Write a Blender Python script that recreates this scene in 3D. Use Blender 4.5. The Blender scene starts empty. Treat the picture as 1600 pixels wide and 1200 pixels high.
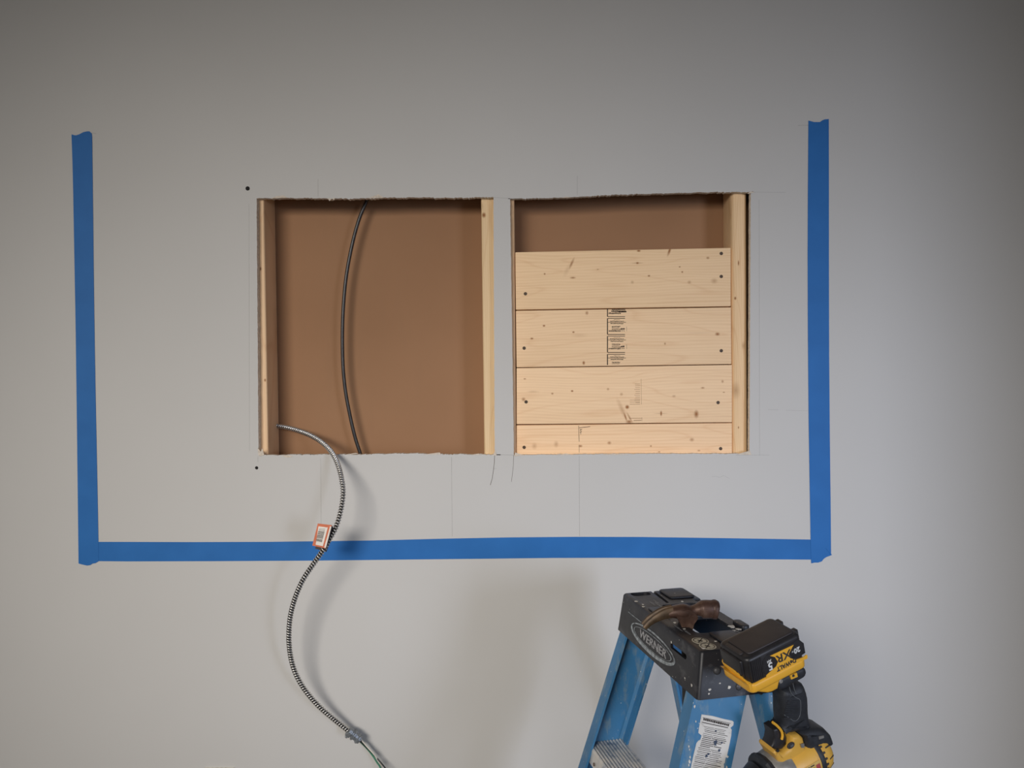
import bpy, bmesh, math, random
from mathutils import Vector as V, Matrix
from mathutils.geometry import tessellate_polygon
random.seed(7)
S = bpy.context.scene
COL = S.collection

# ------------------------------------------------------------------ camera
F = 1204.0
def rotmat(a, b, c):          # yaw about z, pitch about x, roll about y
    return Matrix.Rotation(a, 3, 'Z') @ Matrix.Rotation(b, 3, 'X') @ Matrix.Rotation(c, 3, 'Y')
CR = rotmat(math.radians(.9093), math.radians(-.728), math.radians(.3588))   # columns right, forward, up
CP = V((0, -1.87, 1.6))
cam = bpy.data.cameras.new('camera'); cam.sensor_width = 36; cam.lens = F/1600*36
cam.clip_start = .02
co = bpy.data.objects.new('camera', cam); COL.objects.link(co)
r_, f_, u_ = CR.col[0], CR.col[1], CR.col[2]
co.matrix_world = Matrix.Translation(CP) @ Matrix((r_, u_, -f_)).transposed().to_4x4()
S.camera = co

# ------------------------------------------------------------------ light
S.view_settings.view_transform = 'Standard'; S.view_settings.look = 'None'
S.view_settings.gamma = 1; S.view_settings.use_curve_mapping = False
S.view_settings.exposure = 0.0
w = bpy.data.worlds.new('world'); S.world = w; w.use_nodes = True
w.node_tree.nodes['Background'].inputs[0].default_value = (.97, .97, 1, 1)
w.node_tree.nodes['Background'].inputs[1].default_value = .165
def area(name, loc, target, sx, sy, power, col, spread=180):
    l = bpy.data.lights.new(name, 'AREA'); l.shape = 'RECTANGLE'; l.size = sx; l.size_y = sy
    l.energy = power; l.color = col; l.spread = math.radians(spread)
    o = bpy.data.objects.new(name, l); COL.objects.link(o); o.location = loc
    o.rotation_euler = (V(target)-V(loc)).to_track_quat('-Z', 'Y').to_euler()
    return o
area('window_daylight', (-1.6, -4.0, 2.55), (-.28, 0, 1.07), 1.9, 1.1, 17.6, (1, .95, .885), 53)
area('window_daylight_cool', (3.0, -4.3, 1.5), (.75, 0, 1.02), .95, 1.4, 5.8, (.70, .79, 1), 37)

# ------------------------------------------------------------------ pixel helpers: a photo pixel seen on a real plane
def ray(px, py): return CR @ V(((px-800)/F, 1, -(py-600)/F))
def on(px, py, P, n):
    r = ray(px, py); return CP + r*((P-CP).dot(n)/r.dot(n))
def at(px, py, y=0.0): return on(px, py, V((0, y, 0)), V((0, 1, 0)))

# ------------------------------------------------------------------ object helpers
LOC = {}
def tag(o, label=None, cat=None, group=None, kind=None):
    if label: o['label'] = label
    if cat: o['category'] = cat
    if group: o['group'] = group
    if kind: o['kind'] = kind
    return o
def empty(name, loc, label, cat, group=None):
    o = bpy.data.objects.new(name, None); COL.objects.link(o); o.location = loc; LOC[o.name] = V(loc)
    o.empty_display_size = .05
    return tag(o, label, cat, group)
def obj(name, geo, mat, parent=None, origin=None, smooth=False, mi=None):
    vs, fs = geo
    org = V(origin) if origin is not None else (LOC[parent.name] if parent else V((0, 0, 0)))
    me = bpy.data.meshes.new(name)
    me.from_pydata([tuple(V(v)-org) for v in vs], [], fs)
    for m in (mat if isinstance(mat, (list, tuple)) else [mat]): me.materials.append(m)
    if mi: me.polygons.foreach_set('material_index', mi)
    bm = bmesh.new(); bm.from_mesh(me)
    if not mi: bmesh.ops.recalc_face_normals(bm, faces=bm.faces)
    bm.to_mesh(me); bm.free()
    if smooth:
        me.polygons.foreach_set('use_smooth', [True]*len(me.polygons))
        me.set_sharp_from_angle(angle=math.radians(40))
    o = bpy.data.objects.new(name, me); COL.objects.link(o)
    LOC[o.name] = org
    if parent: o.parent = parent; o.location = org-LOC[parent.name]
    else: o.location = org
    return o
def join(*gs):
    vs, fs = [], []
    for v, f in gs:
        n = len(vs); vs += list(v); fs += [tuple(i+n for i in q) for q in f]
    return vs, fs
def hexa(p):                  # 8 corners: 4 of one face, 4 of the opposite
    return [V(q) for q in p], [(0,1,2,3),(7,6,5,4),(0,4,5,1),(1,5,6,2),(2,6,7,3),(3,7,4,0)]
def box(a, b):
    (x0,y0,z0),(x1,y1,z1) = a, b
    return hexa([(x0,y0,z0),(x1,y0,z0),(x1,y0,z1),(x0,y0,z1),(x0,y1,z0),(x1,y1,z0),(x1,y1,z1),(x0,y1,z1)])
def bevel(geo, w, seg=2):
    me = bpy.data.meshes.new('t'); me.from_pydata([tuple(v) for v in geo[0]], [], geo[1])
    bm = bmesh.new(); bm.from_mesh(me); bmesh.ops.recalc_face_normals(bm, faces=bm.faces)
    bmesh.ops.bevel(bm, geom=bm.edges[:], offset=w, segments=seg, affect='EDGES', profile=.5, clamp_overlap=True)
    g = ([v.co.copy() for v in bm.verts], [tuple(v.index for v in f.verts) for f in bm.faces]); 
    bm.free(); bpy.data.meshes.remove(me); return g
def spline(pts, n):           # Catmull-Rom through pts, n samples per span
    P = [V(p) for p in pts]; P = [P[0]*2-P[1]] + P + [P[-1]*2-P[-2]]; out = []
    for i in range(1, len(P)-2):
        for k in range(n):
            t = k/n; a, b, c, d = P[i-1], P[i], P[i+1], P[i+2]
            out.append(.5*((2*b)+(c-a)*t+(2*a-5*b+4*c-d)*t*t+(3*b-a-3*c+d)*t**3))
    out.append(P[-2]); return out
def closed_spline(pts, n):
    P = [V(p) for p in pts]; m = len(P); out = []
    for i in range(m):
        a, b, c, d = P[i-1], P[i], P[(i+1) % m], P[(i+2) % m]
        for k in range(n):
            t = k/n; out.append(.5*((2*b)+(c-a)*t+(2*a-5*b+4*c-d)*t*t+(3*b-a-3*c+d)*t**3))
    return out
def resample(pts, step):
    out = [pts[0].copy()]; acc = 0
    for a, b in zip(pts, pts[1:]):
        L = (b-a).length; d = step-acc
        while d <= L: out.append(a.lerp(b, d/L)); d += step
        acc = (acc+L) % step
    return out
def sweep(pts, rad, n=12, cap=True):   # rad(i) -> r or (r, r2)
    vs, fs = [], []; nrm = None
    for i, p in enumerate(pts):
        t = (pts[min(i+1, len(pts)-1)]-pts[max(i-1, 0)]).normalized()
        if nrm is None:
            nrm = V((0, 1, 0)) if abs(t.y) < .9 else V((1, 0, 0))
        nrm = (nrm-t*nrm.dot(t)).normalized(); bi = t.cross(nrm)
        for k in range(n):
            a = 2*math.pi*k/n; r = rad(i, a) if callable(rad) else rad
            if not isinstance(r, tuple): r = (r, r)
            vs.append(p+nrm*math.cos(a)*r[0]+bi*math.sin(a)*r[1])
    for i in range(len(pts)-1):
        for k in range(n):
            k2 = (k+1) % n; fs.append((i*n+k, i*n+k2, (i+1)*n+k2, (i+1)*n+k))
    if cap: fs.append(tuple(range(n-1, -1, -1))); fs.append(tuple(range((len(pts)-1)*n, len(pts)*n)))
    return vs, fs
def prism(poly, h0, h1, fn, r=0.0, n=3):   # 2D outline extruded h0..h1, edges rounded by r, placed by fn(x, y, h)
    P = [V((p[0], p[1])) for p in poly]
    if sum(P[i-1].x*P[i].y-P[i].x*P[i-1].y for i in range(len(P))) < 0: P.reverse()
    m = len(P); N = []
    for i in range(m):
        a = (P[i]-P[i-1]); b = (P[(i+1) % m]-P[i])
        na = V((-a.y, a.x)).normalized(); nb = V((-b.y, b.x)).normalized(); q = na+nb
        q = q.normalized() if q.length > 1e-6 else na
        N.append(q/max(.5, q.dot(na)))
    s = 1 if h1 > h0 else -1; lay = []
    if r > 0:
        for k in range(n+1):
            t = math.pi/2*k/n; lay.append((r*(1-math.sin(t)), h0+s*r*(1-math.cos(t))))
        for k in range(n, -1, -1):
            t = math.pi/2*k/n; lay.append((r*(1-math.sin(t)), h1-s*r*(1-math.cos(t))))
    else: lay = [(0, h0), (0, h1)]
    vs, fs = [], []
    for ins, h in lay:
        for i in range(m):
            q = P[i]+N[i]*ins; vs.append(fn(q.x, q.y, h))
    for l in range(len(lay)-1):
        for i in range(m):
            j = (i+1) % m; fs.append((l*m+i, l*m+j, (l+1)*m+j, (l+1)*m+i))
    tri = tessellate_polygon([[V((v.x, v.y, 0)) for v in P]]); L = (len(lay)-1)*m
    for t in tri: fs.append(tuple(t)); fs.append(tuple(L+i for i in t))
    return vs, fs
def lathe(prof, fn, n=32, a0=0, a1=2*math.pi):     # prof: (h, r); fn(h, r*cos, r*sin)
    vs, fs = [], []; full = abs(a1-a0-2*math.pi) < 1e-6; m = n if full else n+1
    for h, r in prof:
        for k in range(m):
            a = a0+(a1-a0)*k/n; vs.append(fn(h, r*math.cos(a), r*math.sin(a)))
    for i in range(len(prof)-1):
        for k in range(n):
            k2 = (k+1) % m if full else k+1
            fs.append((i*m+k, i*m+k2, (i+1)*m+k2, (i+1)*m+k))
    if full: fs.append(tuple(range(m))); fs.append(tuple(range((len(prof)-1)*m, len(prof)*m)))
    return vs, fs
def rrect(x0, y0, x1, y1, r, n=4):
    out = []
    for cx, cy, a in ((x1-r, y1-r, 0), (x0+r, y1-r, 90), (x0+r, y0+r, 180), (x1-r, y0+r, 270)):
        for k in range(n+1):
            t = math.radians(a+90*k/n); out.append((cx+r*math.cos(t), cy+r*math.sin(t)))
    return out
def ngon(cx, cy, rx, ry, n=16): return [(cx+rx*math.cos(2*math.pi*k/n), cy+ry*math.sin(2*math.pi*k/n)) for k in range(n)]
def text(body, size, fn, depth=.0004, bold=0, sx=1.0):   # letter shapes; fn(x, y, h); centred
    c = bpy.data.curves.new('t', 'FONT'); c.body = body; c.size = size; c.align_x = 'CENTER'; c.align_y = 'CENTER'
    c.extrude = depth; c.offset = bold; c.resolution_u = 2
    o = bpy.data.objects.new('t', c); COL.objects.link(o)
    dg = bpy.context.evaluated_depsgraph_get(); me = bpy.data.meshes.new_from_object(o.evaluated_get(dg))
    g = ([fn(v.co.x*sx, v.co.y, v.co.z) for v in me.vertices], [tuple(p.vertices) for p in me.polygons])
    bpy.data.objects.remove(o); bpy.data.curves.remove(c); bpy.data.meshes.remove(me); return g
def boolean(geo, cutters):
    def mk(g):
        me = bpy.data.meshes.new('t'); me.from_pydata([tuple(v) for v in g[0]], [], g[1])
        bm = bmesh.new(); bm.from_mesh(me); bmesh.ops.recalc_face_normals(bm, faces=bm.faces); bm.to_mesh(me); bm.free()
        o = bpy.data.objects.new('t', me); COL.objects.link(o); return o
    b = mk(geo); cs = [mk(c) for c in cutters]
    for c in cs:
        m = b.modifiers.new('b', 'BOOLEAN'); m.operation = 'DIFFERENCE'; m.object = c; m.solver = 'EXACT'
    dg = bpy.context.evaluated_depsgraph_get(); me = bpy.data.meshes.new_from_object(b.evaluated_get(dg))
    g = ([v.co.copy() for v in me.vertices], [tuple(p.vertices) for p in me.polygons])
    for o in [b]+cs:
        m = o.data; bpy.data.objects.remove(o); bpy.data.meshes.remove(m)
    return g

# ------------------------------------------------------------------ materials
def srgb(r, g, b):
    f = lambda c: (c/255/12.92) if c <= 10 else ((c/255+.055)/1.055)**2.4
    return (f(r), f(g), f(b), 1)
def lin(r, g, b): return (r, g, b, 1)
class NT:
    def __init__(s, name):
        s.m = bpy.data.materials.new(name); s.m.use_nodes = True; s.t = s.m.node_tree
        s.b = s.t.nodes['Principled BSDF']
        s.co = s.t.nodes.new('ShaderNodeTexCoord')
    def n(s, typ, **k):
        o = s.t.nodes.new(typ)
        for a, v in k.items(): setattr(o, a, v)
        return o
    def l(s, a, b): s.t.links.new(a, b)
    def noise(s, scale, detail=3, vec=(1, 1, 1), rough=.5, dist=0, off=(0,0,0)):
        mp = s.n('ShaderNodeMapping'); mp.inputs['Scale'].default_value = vec; mp.inputs['Location'].default_value = off
        s.l(s.co.outputs['Object'], mp.inputs[0])
        t = s.n('ShaderNodeTexNoise'); s.l(mp.outputs[0], t.inputs['Vector'])
        t.inputs['Scale'].default_value = scale; t.inputs['Detail'].default_value = detail
        t.inputs['Roughness'].default_value = rough; t.inputs['Distortion'].default_value = dist
        return t.outputs['Fac']
    def ramp(s, fac, stops):
        r = s.n('ShaderNodeValToRGB'); e = r.color_ramp.elements
        while len(e) < len(stops): e.new(.5)
        for q, (p, c) in zip(e, stops): q.position = p; q.color = c if len(c) == 4 else (*c, 1)
        s.l(fac, r.inputs[0]); return r.outputs[0]
    def mix(s, fac, a, b, mode='MIX'):
        m = s.n('ShaderNodeMix', data_type='RGBA', blend_type=mode)
        for sock, v in ((m.inputs[0], fac), (m.inputs[6], a), (m.inputs[7], b)):
            if hasattr(v, 'is_output'): s.l(v, sock)
            else: sock.default_value = v
        return m.outputs[2]
    def math(s, op, a, b=0, c=0):
        m = s.n('ShaderNodeMath', operation=op)
        for sock, v in zip(m.inputs, (a, b, c)):
            if hasattr(v, 'is_output'): s.l(v, sock)
            else: sock.default_value = v
        return m.outputs[0]
    def set(s, col=None, rough=None, metal=None, bump=None, bs=.2, bd=.001, spec=None):
        for k, v in (('Base Color', col), ('Roughness', rough), ('Metallic', metal), ('Specular IOR Level', spec)):
            if v is None: continue
            if hasattr(v, 'is_output'): s.l(v, s.b.inputs[k])
            else: s.b.inputs[k].default_value = v
        if bump is not None:
            b = s.n('ShaderNodeBump'); b.inputs['Strength'].default_value = bs; b.inputs['Distance'].default_value = bd
            s.l(bump, b.inputs['Height']); s.l(b.outputs[0], s.b.inputs['Normal'])
        return s.m
def plain(name, col, rough=.5, metal=0, var=.12, scale=60, bs=.15):
    t = NT(name); f = t.noise(scale, 4)
    d = tuple(c*(1-var) for c in col[:3])+(1,); e = tuple(min(1, c*(1+var)) for c in col[:3])+(1,)
    return t.set(t.ramp(f, [(.3, d), (.7, e)]), rough, metal, f, bs, .0005)
def worn(name, col, dirt, spots, thr=.62, scale=70, rough=.45, streak=(1, 1, 1), amount=.8, sp=.70, var=.15):
    t = NT(name)
    base = t.ramp(t.noise(9, 4), [(.3, tuple(c*(1-var) for c in col[:3])+(1,)), (.7, tuple(c*(1+var) for c in col[:3])+(1,))])
    d = t.ramp(t.noise(scale, 6, streak, .65, 0, (3, 1, 2)), [(thr, (0, 0, 0, 1)), (thr+.1, (amount,)*3+(1,))])
    c = t.mix(d, base, dirt)
    s = t.ramp(t.noise(190, 2, (1, 1, 1), .5, 0, (7, 7, 7)), [(sp, (0, 0, 0, 1)), (sp+.02, (1, 1, 1, 1))])
    c = t.mix(s, c, spots)
    return t.set(c, t.math('ADD', t.math('MULTIPLY', t.noise(30, 3), .25), rough-.1), 0, t.noise(240, 3), .15, .0004)

def wall_paint():
    t = NT('wall_paint')
    c = t.ramp(t.noise(1.6, 4), [(.3, lin(.535, .520, .497)), (.7, lin(.56, .545, .522))])
    return t.set(c, .62, 0, t.noise(420, 3), .06, .0004, .3)
M_WALL = wall_paint()
M_GYP = plain('gypsum_edge', lin(.74, .68, .59), .95, 0, .2, 150, .6)
M_PAPER = plain('torn_wall_paper', lin(.62, .54, .45), .9, 0, .15, 200)
M_FLOOR = plain('concrete_floor', lin(.30, .29, .27), .7, 0, .15, 6)
M_CEIL = plain('ceiling_paint', lin(.45, .44, .42), .9, 0, .03, 4)
def kraft():
    t = NT('brown_kraft_paper')
    c = t.ramp(t.noise(2.2, 4), [(.3, lin(.315, .170, .090)), (.7, lin(.36, .198, .107))])
    c = t.mix(t.ramp(t.noise(40, 4, (1, 1, .15)), [(.55, (0,0,0,1)), (.8, (.25,)*3+(1,))]), c, lin(.30, .17, .095))
    return t.set(c, .85, 0, t.noise(200, 3), .08, .0004, .2)
M_KRAFT = kraft()
def pine(name, axis='X', knots=(), tone=(1, 1, 1), seed=0, contrast=1.0):
    # knots: (along, across, r_along, r_across, strength) in local metres
    t = NT(name)
    st = (1.6, 8, 34) if axis == 'X' else (34, 8, 1.6)
    off = (seed*3.1, seed*1.7, seed*2.3)
    warp = t.noise(1.0, 2, (2.2, 3, 9) if axis == 'X' else (9, 3, 2.2), .5, 0, off)
    a = t.noise(3.6, 5, st, .6, .5, off)
    sep = t.n('ShaderNodeSeparateXYZ'); t.l(t.co.outputs['Object'], sep.inputs[0])
    cr = sep.outputs['Z'] if axis == 'X' else sep.outputs['X']
    ph = t.math('ADD', t.math('MULTIPLY', cr, 900 if axis == 'X' else 1100), t.math('MULTIPLY', warp, 34))
    rings = t.math('MULTIPLY', t.math('ADD', t.math('SINE', ph), 1), .5)
    fine = t.math('MULTIPLY', rings, .24)
    g = t.math('ADD', t.math('MULTIPLY', a, .74), fine)
    T = lambda r, gg, b: (r*tone[0], gg*tone[1], b*tone[2], 1)
    k = .5*contrast
    c = t.ramp(g, [(.30, T(.90, .645, .405)), (.55, T(.86, .605, .365)), (.80, T(.90-.25*k, .645-.26*k, .405-.20*k))])
    fg = t.noise(1.0, 1, (2.0, 3, 15) if axis == 'X' else (15, 3, 2.0), .4, .3, (seed*1.3+5, seed, seed*.7))
    pp = t.math('PINGPONG', t.math('MULTIPLY', fg, 15), 1)
    fl = t.ramp(pp, [(.0, (.30*contrast,)*3+(1,)), (.16, (.05,)*3+(1,)), (.30, (0, 0, 0, 1))])
    c = t.mix(fl, c, T(.66, .36, .17))
    acc = None
    for q, (x, z, rx, rz, s, *rot) in enumerate(knots):
        sb = t.n('ShaderNodeVectorMath', operation='SUBTRACT'); t.l(t.co.outputs['Object'], sb.inputs[0])
        sb.inputs[1].default_value = (x, 0, z) if axis == 'X' else (z, 0, x)
        src = sb.outputs[0]
        if rot:
            vr = t.n('ShaderNodeVectorRotate', rotation_type='Y_AXIS'); t.l(src, vr.inputs['Vector']); vr.inputs['Angle'].default_value = math.radians(rot[0]); src = vr.outputs[0]
        ml = t.n('ShaderNodeVectorMath', operation='MULTIPLY'); t.l(src, ml.inputs[0])
        ml.inputs[1].default_value = (1/rx, 0, 1/rz) if axis == 'X' else (1/rz, 0, 1/rx)
        ln = t.n('ShaderNodeVectorMath', operation='LENGTH'); t.l(ml.outputs[0], ln.inputs[0])
        v = t.math('MULTIPLY', t.math('SUBTRACT', 1, t.math('SMOOTH_MIN', ln.outputs['Value'], 1, .2)), s*1.5)
        acc = v if acc is None else t.math('MAXIMUM', acc, v)
    if acc is not None: c = t.mix(t.math('MINIMUM', acc, 1), c, T(.33, .135, .045))
    return t.set(c, .62, 0, g, .12, .0006, .3)

M_TAPE = plain('blue_painter_tape', lin(.024, .128, .42), .7, 0, .08, 300, .3)
M_TAPE2 = M_TAPE
def crepe():
    t = NT('blue_crepe_tape')
    f = t.noise(500, 3); c = t.ramp(t.noise(12, 4), [(.3, lin(.011, .126, .39)), (.7, lin(.016, .146, .44))])
    return t.set(c, .6, 0, f, .25, .0003, .35)
M_TAPE = crepe()
M_PENCIL = plain('pencil_graphite', lin(.40, .388, .37), .8, 0, .1, 200)
M_CRACK = plain('dark_crack', lin(.12, .10, .085), .9)
M_DARK = plain('dark_recess', lin(.012, .010, .009), .9)
M_STEEL = plain('galvanized_armor', lin(.60, .58, .55), .32, .8, .25, 160, .2)
M_GROOVE_SHADE = plain('armor_groove_shade', lin(.025, .023, .021), .6, .3, .25, 160, .2)  # occlusion shade between the armor ribs, put in as a dark colour
M_ZINC = plain('cast_zinc', lin(.30, .32, .34), .45, .8, .3, 300, .5)
M_BLKC = plain('black_cable_sheath', lin(.024, .020, .019), .34, 0, .3, 80)
M_WBLK = plain('black_wire', lin(.012, .012, .012), .35)
M_WWHT = plain('white_wire', lin(.62, .58, .50), .4)
M_WGRN = plain('green_wire', lin(.02, .17, .09), .4)
M_TAGO = plain('orange_tag', lin(.62, .16, .07), .45, 0, .1)
M_TAGW = plain('white_tag', lin(.80, .74, .66), .45, 0, .05)
M_TAGK = plain('dark_tag_back', lin(.05, .035, .035), .5)
M_INK = plain('black_ink', lin(.035, .028, .025), .7)
M_INKF = plain('faded_ink', lin(.36, .22, .12), .8)
M_INKS = plain('stamp_ink', lin(.035, .02, .012), .8, 0, .5, 500)
M_SCREW = plain('bronze_screw', lin(.06, .030, .010), .5, 0, .4, 200)
M_CAP = worn('black_ladder_plastic', lin(.013, .0135, .018), lin(.10, .10, .105), lin(.45, .42, .38), .57, 45, .42, (1, .6, 1), .5, .735)
M_CAPLIT = plain('grey_relief_lettering', lin(.33, .33, .34), .5, 0, .5, 400)
M_RING = plain('silver_relief_ring', lin(.27, .30, .32), .5, 0, .6, 120)
M_FIB = worn('blue_fiberglass', lin(.043, .172, .345), lin(.17, .25, .31), lin(.55, .56, .56), .53, 50, .4, (1, 1, .35), .65, .73)
M_ALU = NT('scuffed_aluminium')
def alu():
    t = M_ALU; s = t.noise(26, 5, (1, 1, 1), .6)
    c = t.ramp(s, [(.42, lin(.66, .63, .59)), (.54, lin(.50, .51, .52)), (.64, lin(.15, .20, .28))])
    return t.set(c, .45, .3, t.noise(200, 3), .2, .0004)
M_ALU = alu()
M_RIV = plain('rivet_steel', lin(.07, .07, .075), .5, .4, .3, 300)
M_LAB = worn('dirty_white_label', lin(.62, .61, .59), lin(.35, .33, .30), lin(.1, .13, .2), .60, 60, .5, (1, 1, 1), .6, .74)
M_STK = plain('beige_sticker', lin(.52, .49, .40), .6, 0, .3, 300)
def rust():
    t = NT('rusty_hammer_steel')
    c = t.ramp(t.noise(28, 5, (1, 1, 1), .65), [(.3, lin(.040, .022, .016)), (.5, lin(.085, .044, .031)), (.72, lin(.17, .11, .08))])
    return t.set(c, t.math('ADD', t.math('MULTIPLY', t.noise(60, 3), .4), .3), .35, t.noise(300, 4), .5, .0006)
M_RUST = rust()
M_CLAW = plain('worn_claw_steel', lin(.085, .055, .031), .5, .4, .5, 60, .5)
M_GRIP = plain('black_hammer_grip', lin(.012, .012, .012), .6)
M_BAT = plain('black_battery_shell', lin(.018, .017, .019), .42, 0, .25, 60, .3)
M_BATT = worn('dusty_battery_bottom', lin(.032, .027, .028), lin(.07, .06, .055), lin(.22, .20, .17), .62, 60, .5, (1,1,1), .5, .80)
M_YEL = worn('yellow_tool_plastic', lin(.76, .40, .035), lin(.40, .24, .10), lin(.3, .2, .08), .66, 50, .38, (1,1,1), .5, .85, .06)
M_YELB = worn('worn_yellow_body', lin(.62, .35, .055), lin(.36, .20, .09), lin(.2, .13, .06), .56, 50, .42, (1,1,1), .6, .8, .1)
M_RUB = plain('black_tool_rubber', lin(.016, .018, .023), .55, 0, .3, 120, .4)
M_GEAR = plain('grey_gear_case', lin(.34, .33, .31), .4, .5, .3, 60, .4)
M_GLINE = plain('grey_seam_line', lin(.10, .11, .12), .5)
M_WHITEP = plain('white_print', lin(.62, .64, .66), .5)
M_REDP = plain('red_print', lin(.35, .05, .05), .5)
M_SPLAT = plain('dried_white_paint', lin(.62, .60, .56), .6, 0, .15, 300)

# ------------------------------------------------------------------ the wall with its two cut openings
TH = .016
def jag(p0, p1, amp, mids=(), seedk=0, flat=False):   # ragged line between two photo pixels on the wall face
    pts = [p0]+list(mids)+[p1]; W = [at(*p) for p in pts]; out = []
    for a, b in zip(W, W[1:]):
        n = max(2, int((b-a).length/.0028)); d = (b-a).normalized(); nn = V((-d.z, 0, d.x))
        for k in range(n):
            j = 0 if (k == 0) else random.gauss(0, amp)*.5+math.sin(k*.37+seedk)*amp*.5
            out.append(a.lerp(b, k/n)+nn*j)
    return out
hole1 = (jag((401, 310), (771, 308), .0011, [(440, 309.5), (500, 309.6), (516, 311.5), (524, 310), (560, 310.5), (604, 309), (660, 308.6), (705, 309.4)]) +
         jag((771, 308), (773, 710), .0004) + jag((773, 710), (404, 711), .0011, [(705, 710), (640, 708.6), (560, 710), (480, 710), (440, 711)]) + jag((404, 711), (401, 310), .0004))
hole2 = (jag((797, 310.5), (1173, 300), .0010, [(860, 309.5), (900, 308), (955, 304.6), (1050, 301.8), (1110, 300.2)]) +
         jag((1173, 300), (1171, 709), .0003) + jag((1171, 709), (803, 711), .0007, [(1000, 709), (900, 710)]) + jag((803, 711), (797, 310.5), .0004))
X0, X1, ZT = -3.0, 3.2, 2.85
outer = [V((X0, 0, 0)), V((X1, 0, 0)), V((X1, 0, ZT)), V((X0, 0, ZT))]
def wall_geo():
    loops = [outer, hole1, hole2]
    tri = tessellate_polygon([[V((p.x, p.z, 0)) for p in L] for L in loops])
    flat = [p for L in loops for p in L]; n = len(flat)
    vs = [V((p.x, 0, p.z)) for p in flat]+[V((p.x, TH, p.z)) for p in flat]; fs = []; mi = []
    for a, b, c in tri:
        nz = (vs[b]-vs[a]).cross(vs[c]-vs[a])
        if nz.length < 1e-12: continue
        if nz.y > 0: a, b, c = a, c, b
        fs.append((a, b, c)); mi.append(0); fs.append((n+a, n+c, n+b)); mi.append(1)
    s = 0
    for L in loops:
        m = len(L); ar = sum(L[i-1].x*L[i].z-L[i].x*L[i-1].z for i in range(m))
        for i in range(m):
            j = (i+1) % m; q = (s+i, s+j, n+s+j, n+s+i)
            fs.append(q); mi.append(1)
        s += m
    return (vs, fs), mi
g, mi = wall_geo()
wall = obj('wall_back', g, [M_WALL, M_GYP], mi=mi); tag(wall, kind='structure')
YB = TH+.089
tag(obj('wall_rear', box((X0, YB, 0), (X1, YB+.016, ZT)), M_KRAFT), kind='structure')
tag(obj('unseen_wall_right', box((1.75, -1.43, 0), (1.9, 0, ZT)), M_WALL), kind='structure')      # short return wall just out of view, it shades the far right
tag(obj('floor', box((X0, -6, -.1), (X1, YB+.016, 0)), M_FLOOR), kind='structure')
tag(obj('ceiling', box((X0, -6, ZT), (X1, YB+.016, ZT+.1)), M_CEIL), kind='structure')

# torn paper shreds hanging on the cut edges
def shred(pts, lift):
    W = [at(*p, -.0005) for p in pts]; c = sum(W, V())/len(W)
    f = [V(w)-V((0, lift*(abs(w.z-c.z)*60+.3), 0)) for w in W]; b = [w+V((0, .0006, 0)) for w in f]; n = len(W)
    return f+b, [tuple(range(n)), tuple(range(2*n-1, n-1, -1))]+[(i, (i+1) % n, n+(i+1) % n, n+i) for i in range(n)]
sh = []
for pts in ([(424,310),(432,306.6),(444,305.6),(449,309),(438,309.5)], [(436,308),(441,305),(447,308.5)], [(512,309.5),(515,314.5),(518,310)], [(519,310),(522,313),(523,309.5)],
            [(574,309.8),(588,305),(594,306),(600,309.4)], [(586,306),(591,303.5),(601,309)], [(404,711),(403,700),(412,711)], [(405,713),(410,700),(413,711)],
            [(440,712),(449,715),(458,713.4),(451,711)], [(538,710.5),(560,709),(556,707.6)], [(660,710.4),(687,706.8),(689,710)], [(735,711),(748,708.5),(752,711)],
            [(770,712),(774,703),(776,711)], [(803,713),(805,707),(820,711.5)], [(870,711.5),(884,708.5),(898,711)], [(940,711),(958,708.6),(985,710.8)], [(1150,710),(1172,704),(1174,711)],
            [(879,309.2),(884,307),(892,308.4)], [(1168,303),(1172,299),(1180,300.4)]):
    sh.append(shred(pts, .0012))
o = obj('torn_paper_edge', join(*sh), M_PAPER, wall); tag(o, 'torn paper shreds along the cut edges', kind='stuff')
# pencil marks (flat graphite on the paint)
def stroke(pts, w, y=-.00012):
    W = [at(*p) for p in pts]; out = []
    for a, b in zip(W, W[1:]):
        d = (b-a).normalized(); n = V((-d.z, 0, d.x))*w/2
        out.append(hexa([a+n, b+n, b-n, a-n, a+n+V((0, y, 0)), b+n+V((0, y, 0)), b-n+V((0, y, 0)), a-n+V((0, y, 0))]))
    return join(*out)
pl = [([(497,280),(497,307)],.0010), ([(902,275),(902,305)],.0010), ([(705.5,714),(706.5,838)],.0011), ([(905,712),(905.5,838)],.0011), ([(501,716),(502,843)],.0007),
      ([(1186,312),(1187,712)],.0007), ([(389,318),(390,705)],.0006), ([(1150,711),(1202,711)],.0008), ([(1174,300),(1228,300.5)],.0007), ([(774,710.5),(802,711)],.0012),
      ([(771,308.5),(797,310)],.0009), ([(142,208),(150,208.3)],.0011), ([(1247,196),(1264,195.6)],.0011), ([(1200,640),(1216,640.4)],.0007), ([(1228,641),(1262,642)],.0006),
      ([(403,713),(403,722)],.001), ([(1112,745),(1118,744),(1124,746),(1131,743),(1140,748)],.0006), ([(770,732),(776,732)],.0007)]
o = obj('pencil_marks', join(*[stroke(p, w) for p, w in pl]), M_PENCIL, wall); tag(o, 'thin grey pencil layout lines', kind='stuff')
o = obj('saw_cracks', join(stroke([(773,709),(772.5,722),(771,735),(769,748),(766,758)], .0011), stroke([(802.5,711),(802,728),(800.5,742),(799,753)], .0008), stroke([(774,710.5),(782,710.6)], .0022), stroke([(1171,300),(1177,299.6)], .0022), stroke([(797,310.5),(794,310.4)], .0015)), M_CRACK, wall)
tag(o, 'fine dark cracks running down from the opening corners')
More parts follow.
